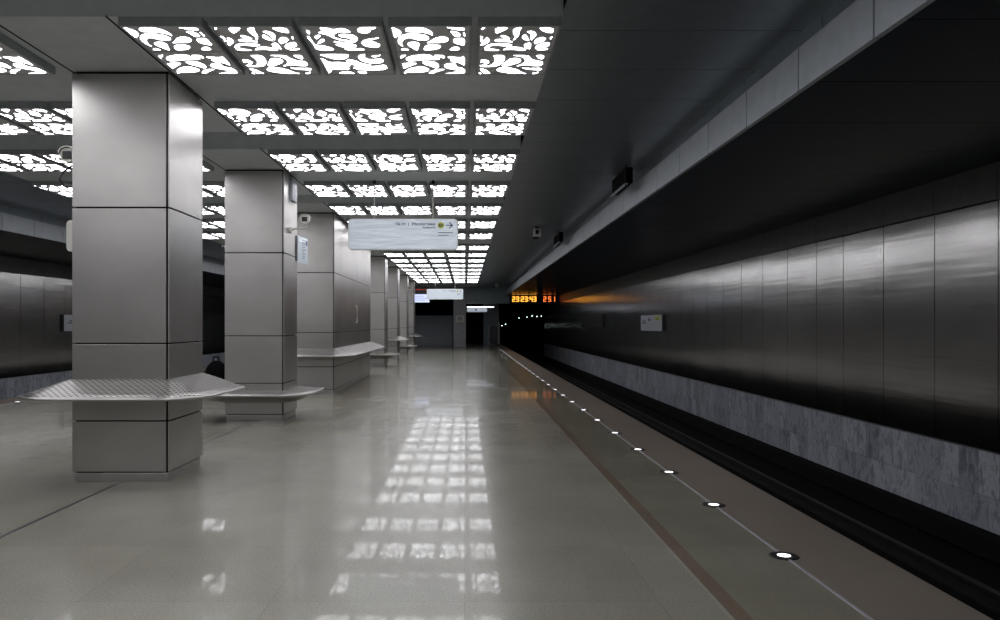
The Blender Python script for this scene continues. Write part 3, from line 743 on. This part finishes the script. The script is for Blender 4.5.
bm = bmesh.new(); tube(bm, [P(-2.655,8.2,-.395), P(-2.655,8.2,-.36), P(-2.64,8.2,-.345), P(-2.61,8.2,-.345), P(-2.595,8.2,-.36), P(-2.595,8.2,-.395)], .009*S); link_mesh('carry_loop', bm, M['cloth'], r)
bm = bmesh.new(); box(bm, -2.71, -2.54, 8.09, 8.13, -.68, -.55, .015); link_mesh('front_pocket', bm, M['cloth'], r)
for xx in (-2.60, -2.66):
    bm = bmesh.new(); box(bm, xx-.006, xx+.006, 8.083, 8.0895, -.60, -.585); link_mesh('buckle', bm, M['white_plastic'], r)

# ---------------------------------------------------------------- far end: pillar, stairs, doorway, gate
r = tag(empty('end_pillar', -.23, 34, -1), 'plain grey pillar at the far end beside the stairs', 'pillar')
bm = bmesh.new(); box(bm, -.503, .04, 33.9, 34.1, -1, ZC-.001, .006); link_mesh('shaft', bm, M['pillar_grey'], r)
r = tag(empty('poster_frame', -.2, 33.9, .2), 'small square framed notice on the far grey pillar', 'notice')
bm = bmesh.new(); box(bm, (455.8-465)*.0436, (464-465)*.0436, 33.87, 33.899, (324-322.3)*.0436, (324-315.4)*.0436, .004); link_mesh('frame', bm, M['white_plastic'], r)
bm = bmesh.new(); box(bm, (457.3-465)*.0436, (462.4-465)*.0436, 33.865, 33.8695, (324-320.6)*.0436, (324-317)*.0436); link_mesh('picture', bm, M['pillar_grey'], r)
bm = bmesh.new(); prof = []
for k in range(11):
    prof += [(36.8+.28*k, -1+.13*k), (36.8+.28*k, -1+.13*(k+1))]
prof += [(36.8+.28*11+2.4, -1+1.43), (36.8+.28*11+2.4, -1)]
prism(bm, [P(-3.9, a, z) for a, z in prof], Vector((3.3*S, 0, 0)))
struct(link_mesh('stairs', bm, M['stair']))
bm = bmesh.new(); prism(bm, [P(-.60, 36.6, -.4), P(-.60, 39.9, 1.0), P(-.60, 39.9, 1.05), P(-.60, 36.6, -.35)], Vector((.03*S,0,0)))
for dd, zz in ((36.7, -.98), (38.2, -.4), (39.6, .2)): box(bm, -.60, -.57, dd, dd+.04, -1, zz+.62)
tag(link_mesh('handrail', bm, M['dark_metal'], origin=P(-.6, 37, -1)), 'dark handrail along the right of the far stairs', 'handrail')
bm = bmesh.new(); box(bm, -2.6, -1.2, 36.2, 36.4, 1.585, 1.619); r = tag(link_mesh('added_stair_lamp', bm, M['dark_metal'], origin=P(-1.9, 36.3, 1.6)), 'added dim strip lamp brightening the far stairs from the ceiling', 'lamp')  # lamp added only to brighten the far stairs
la = bpy.data.lights.new('stair_fill_light', 'AREA'); la.shape = 'RECTANGLE'; la.size = 1.3*S; la.size_y = .15*S; la.energy = 5; la.color = (.85,.93,1)
lo = bpy.data.objects.new('stair_fill_light', la); C.objects.link(lo); lo.parent = r; lo.location = (0, 0, -.03*S)
# service door recess and its lamp
r = struct(empty('door_1', .8, 41.28, -1))
bm = bmesh.new(); box(bm, .20, 1.45, 41.24, 41.295, -1, .62, .01); link_mesh('leaf', bm, M['pillar_grey'], r)
bm = bmesh.new(); box(bm, .14, .195, 41.2, 41.295, -1, .68); box(bm, 1.455, 1.51, 41.2, 41.295, -1, .68); box(bm, .195, 1.455, 41.2, 41.295, .625, .68); link_mesh('frame', bm, M['end_wall'], r)
dl = 35.5; kl = dl/778
r = tag(empty('doorway_sign', (476-465)*kl, dl, .6), 'white horizontal sign box under the low beam at the far end', 'sign')
bm = bmesh.new(); box(bm, (466.8-465)*kl, (487-465)*kl, dl, dl+.06, (324-312)*kl, (324-308.2)*kl, .005); link_mesh('sign_box', bm, M['sign_white'], r)
bm = bmesh.new(); box(bm, (475.3-465)*kl, (476.8-465)*kl, dl-.01, dl, (324-310.8)*kl, (324-309)*kl); link_mesh('pictogram', bm, M['blue_ink'], r)
for xx in (.3, .8):
    bm = bmesh.new(); cyl(bm, P(xx, dl+.03, (324-308.4)*kl), P(xx, dl+.03, 1.6195), .01*S, 8); link_mesh('rod', bm, M['dark_metal'], r)
r = tag(empty('tube_lamp', .6, dl, .8), 'thin white tube lamp running above the far sign box', 'lamp')
bm = bmesh.new(); box(bm, (466.8-465)*kl, (494-465)*kl, dl-.16, dl-.10, (324-307.6)*kl, (324-306.6)*kl); link_mesh('tube', bm, M['tube'], r)
bm = bmesh.new(); box(bm, (466-465)*kl, (494.6-465)*kl, dl-.17, dl-.08, (324-306.5)*kl, (324-305.9)*kl); link_mesh('housing', bm, M['dark_metal'], r)
for xx in (.3, 1.0):
    bm = bmesh.new(); cyl(bm, P(xx, dl-.13, (324-306.0)*kl), P(xx, dl-.13, 1.6195), .01*S, 8); link_mesh('rod', bm, M['dark_metal'], r)
bm = bmesh.new(); box(bm, (466.5-465)*.0437, (470.3-465)*.0437, 34.06, 34.119, (324-299)*.0437, (324-295)*.0437, .004)
tag(link_mesh('wall_speaker', bm, M['pillar_grey'], origin=P(.15, 34.1, 1.2)), 'small grey loudspeaker box on the low beam right of the far pillar', 'loudspeaker')
r = tag(empty('end_gate', 1.3, 38.5, -1), 'dark gate with posts closing the far platform end beside the tunnel', 'gate')
for xx in (1.12, 1.62):
    bm = bmesh.new(); box(bm, xx, xx+.10, 38.5, 38.6, -1, -.05 if xx < 1.5 else .1, .01); link_mesh('post', bm, M['pillar_grey'], r)
bm = bmesh.new(); box(bm, 1.225, 1.615, 38.53, 38.57, -.93, -.10, .004); link_mesh('leaf', bm, M['dark_metal'], r)
bm = bmesh.new(); box(bm, .95, 1.74, 40.0, 40.3, -1, 1.6); struct(link_mesh('wall_end_return', bm, M['end_wall']))
# tunnel ribs, lamps
n = 30
proto = None
for j in range(6):
    if proto is None:
        bm = bmesh.new(); tube(bm, [P(2.95+1.36*math.cos(a), 0, -.25+1.36*math.sin(a)) for a in [math.radians(-10+110*k/n) for k in range(n+1)]], .03*S, 8)
        proto = link_mesh('tunnel_rib', bm, M['rail'], origin=P(2.95, 0, -.25)); c = proto
    else: c = copy_tree(proto)
    c.location = P(2.95, 41+2.2*j, -.25)
    tag(c, 'curved steel rib inside the right tunnel, %s from its mouth' % ordn(j+1), 'tunnel rib', 'tunnel ribs')
proto = None
for j, (px, py, dd) in enumerate(((519,318,56),(527,317,50),(532,316,47),(537,316.5,44.5),(541.5,316,42.5),(498.5,327,50),(502,325.6,47.5),(505.5,324.2,45))):  # upper five are added to raise glints on the ribs
    x, z = (px-465)*dd/778, (324-py)*dd/778
    if proto is None:
        proto = empty('tunnel_lamp', 0, 0, 0)
        bm = bmesh.new(); bmesh.ops.create_icosphere(bm, subdivisions=2, radius=.022*S, matrix=Matrix.Translation(P(0,0,0))); link_mesh('bulb', bm, M['tunnel_lamp'], proto)
        bm = bmesh.new(); cyl(bm, P(0, .012, 0), P(0, .05, 0), .03*S, 12); link_mesh('base', bm, M['black'], proto); c = proto
    else: c = copy_tree(proto)
    c.location = P(x, dd, z)
    tag(c, 'tiny lamp in the dark right tunnel, %s' % ('%s from left in the added upper cluster' % ordn(j+1) if j < 5 else '%s of the low row of three' % ordn(j-4)), 'tunnel lamp', 'tunnel lamps')

for o in bpy.data.objects:
    if '_o' in o.keys(): del o['_o']
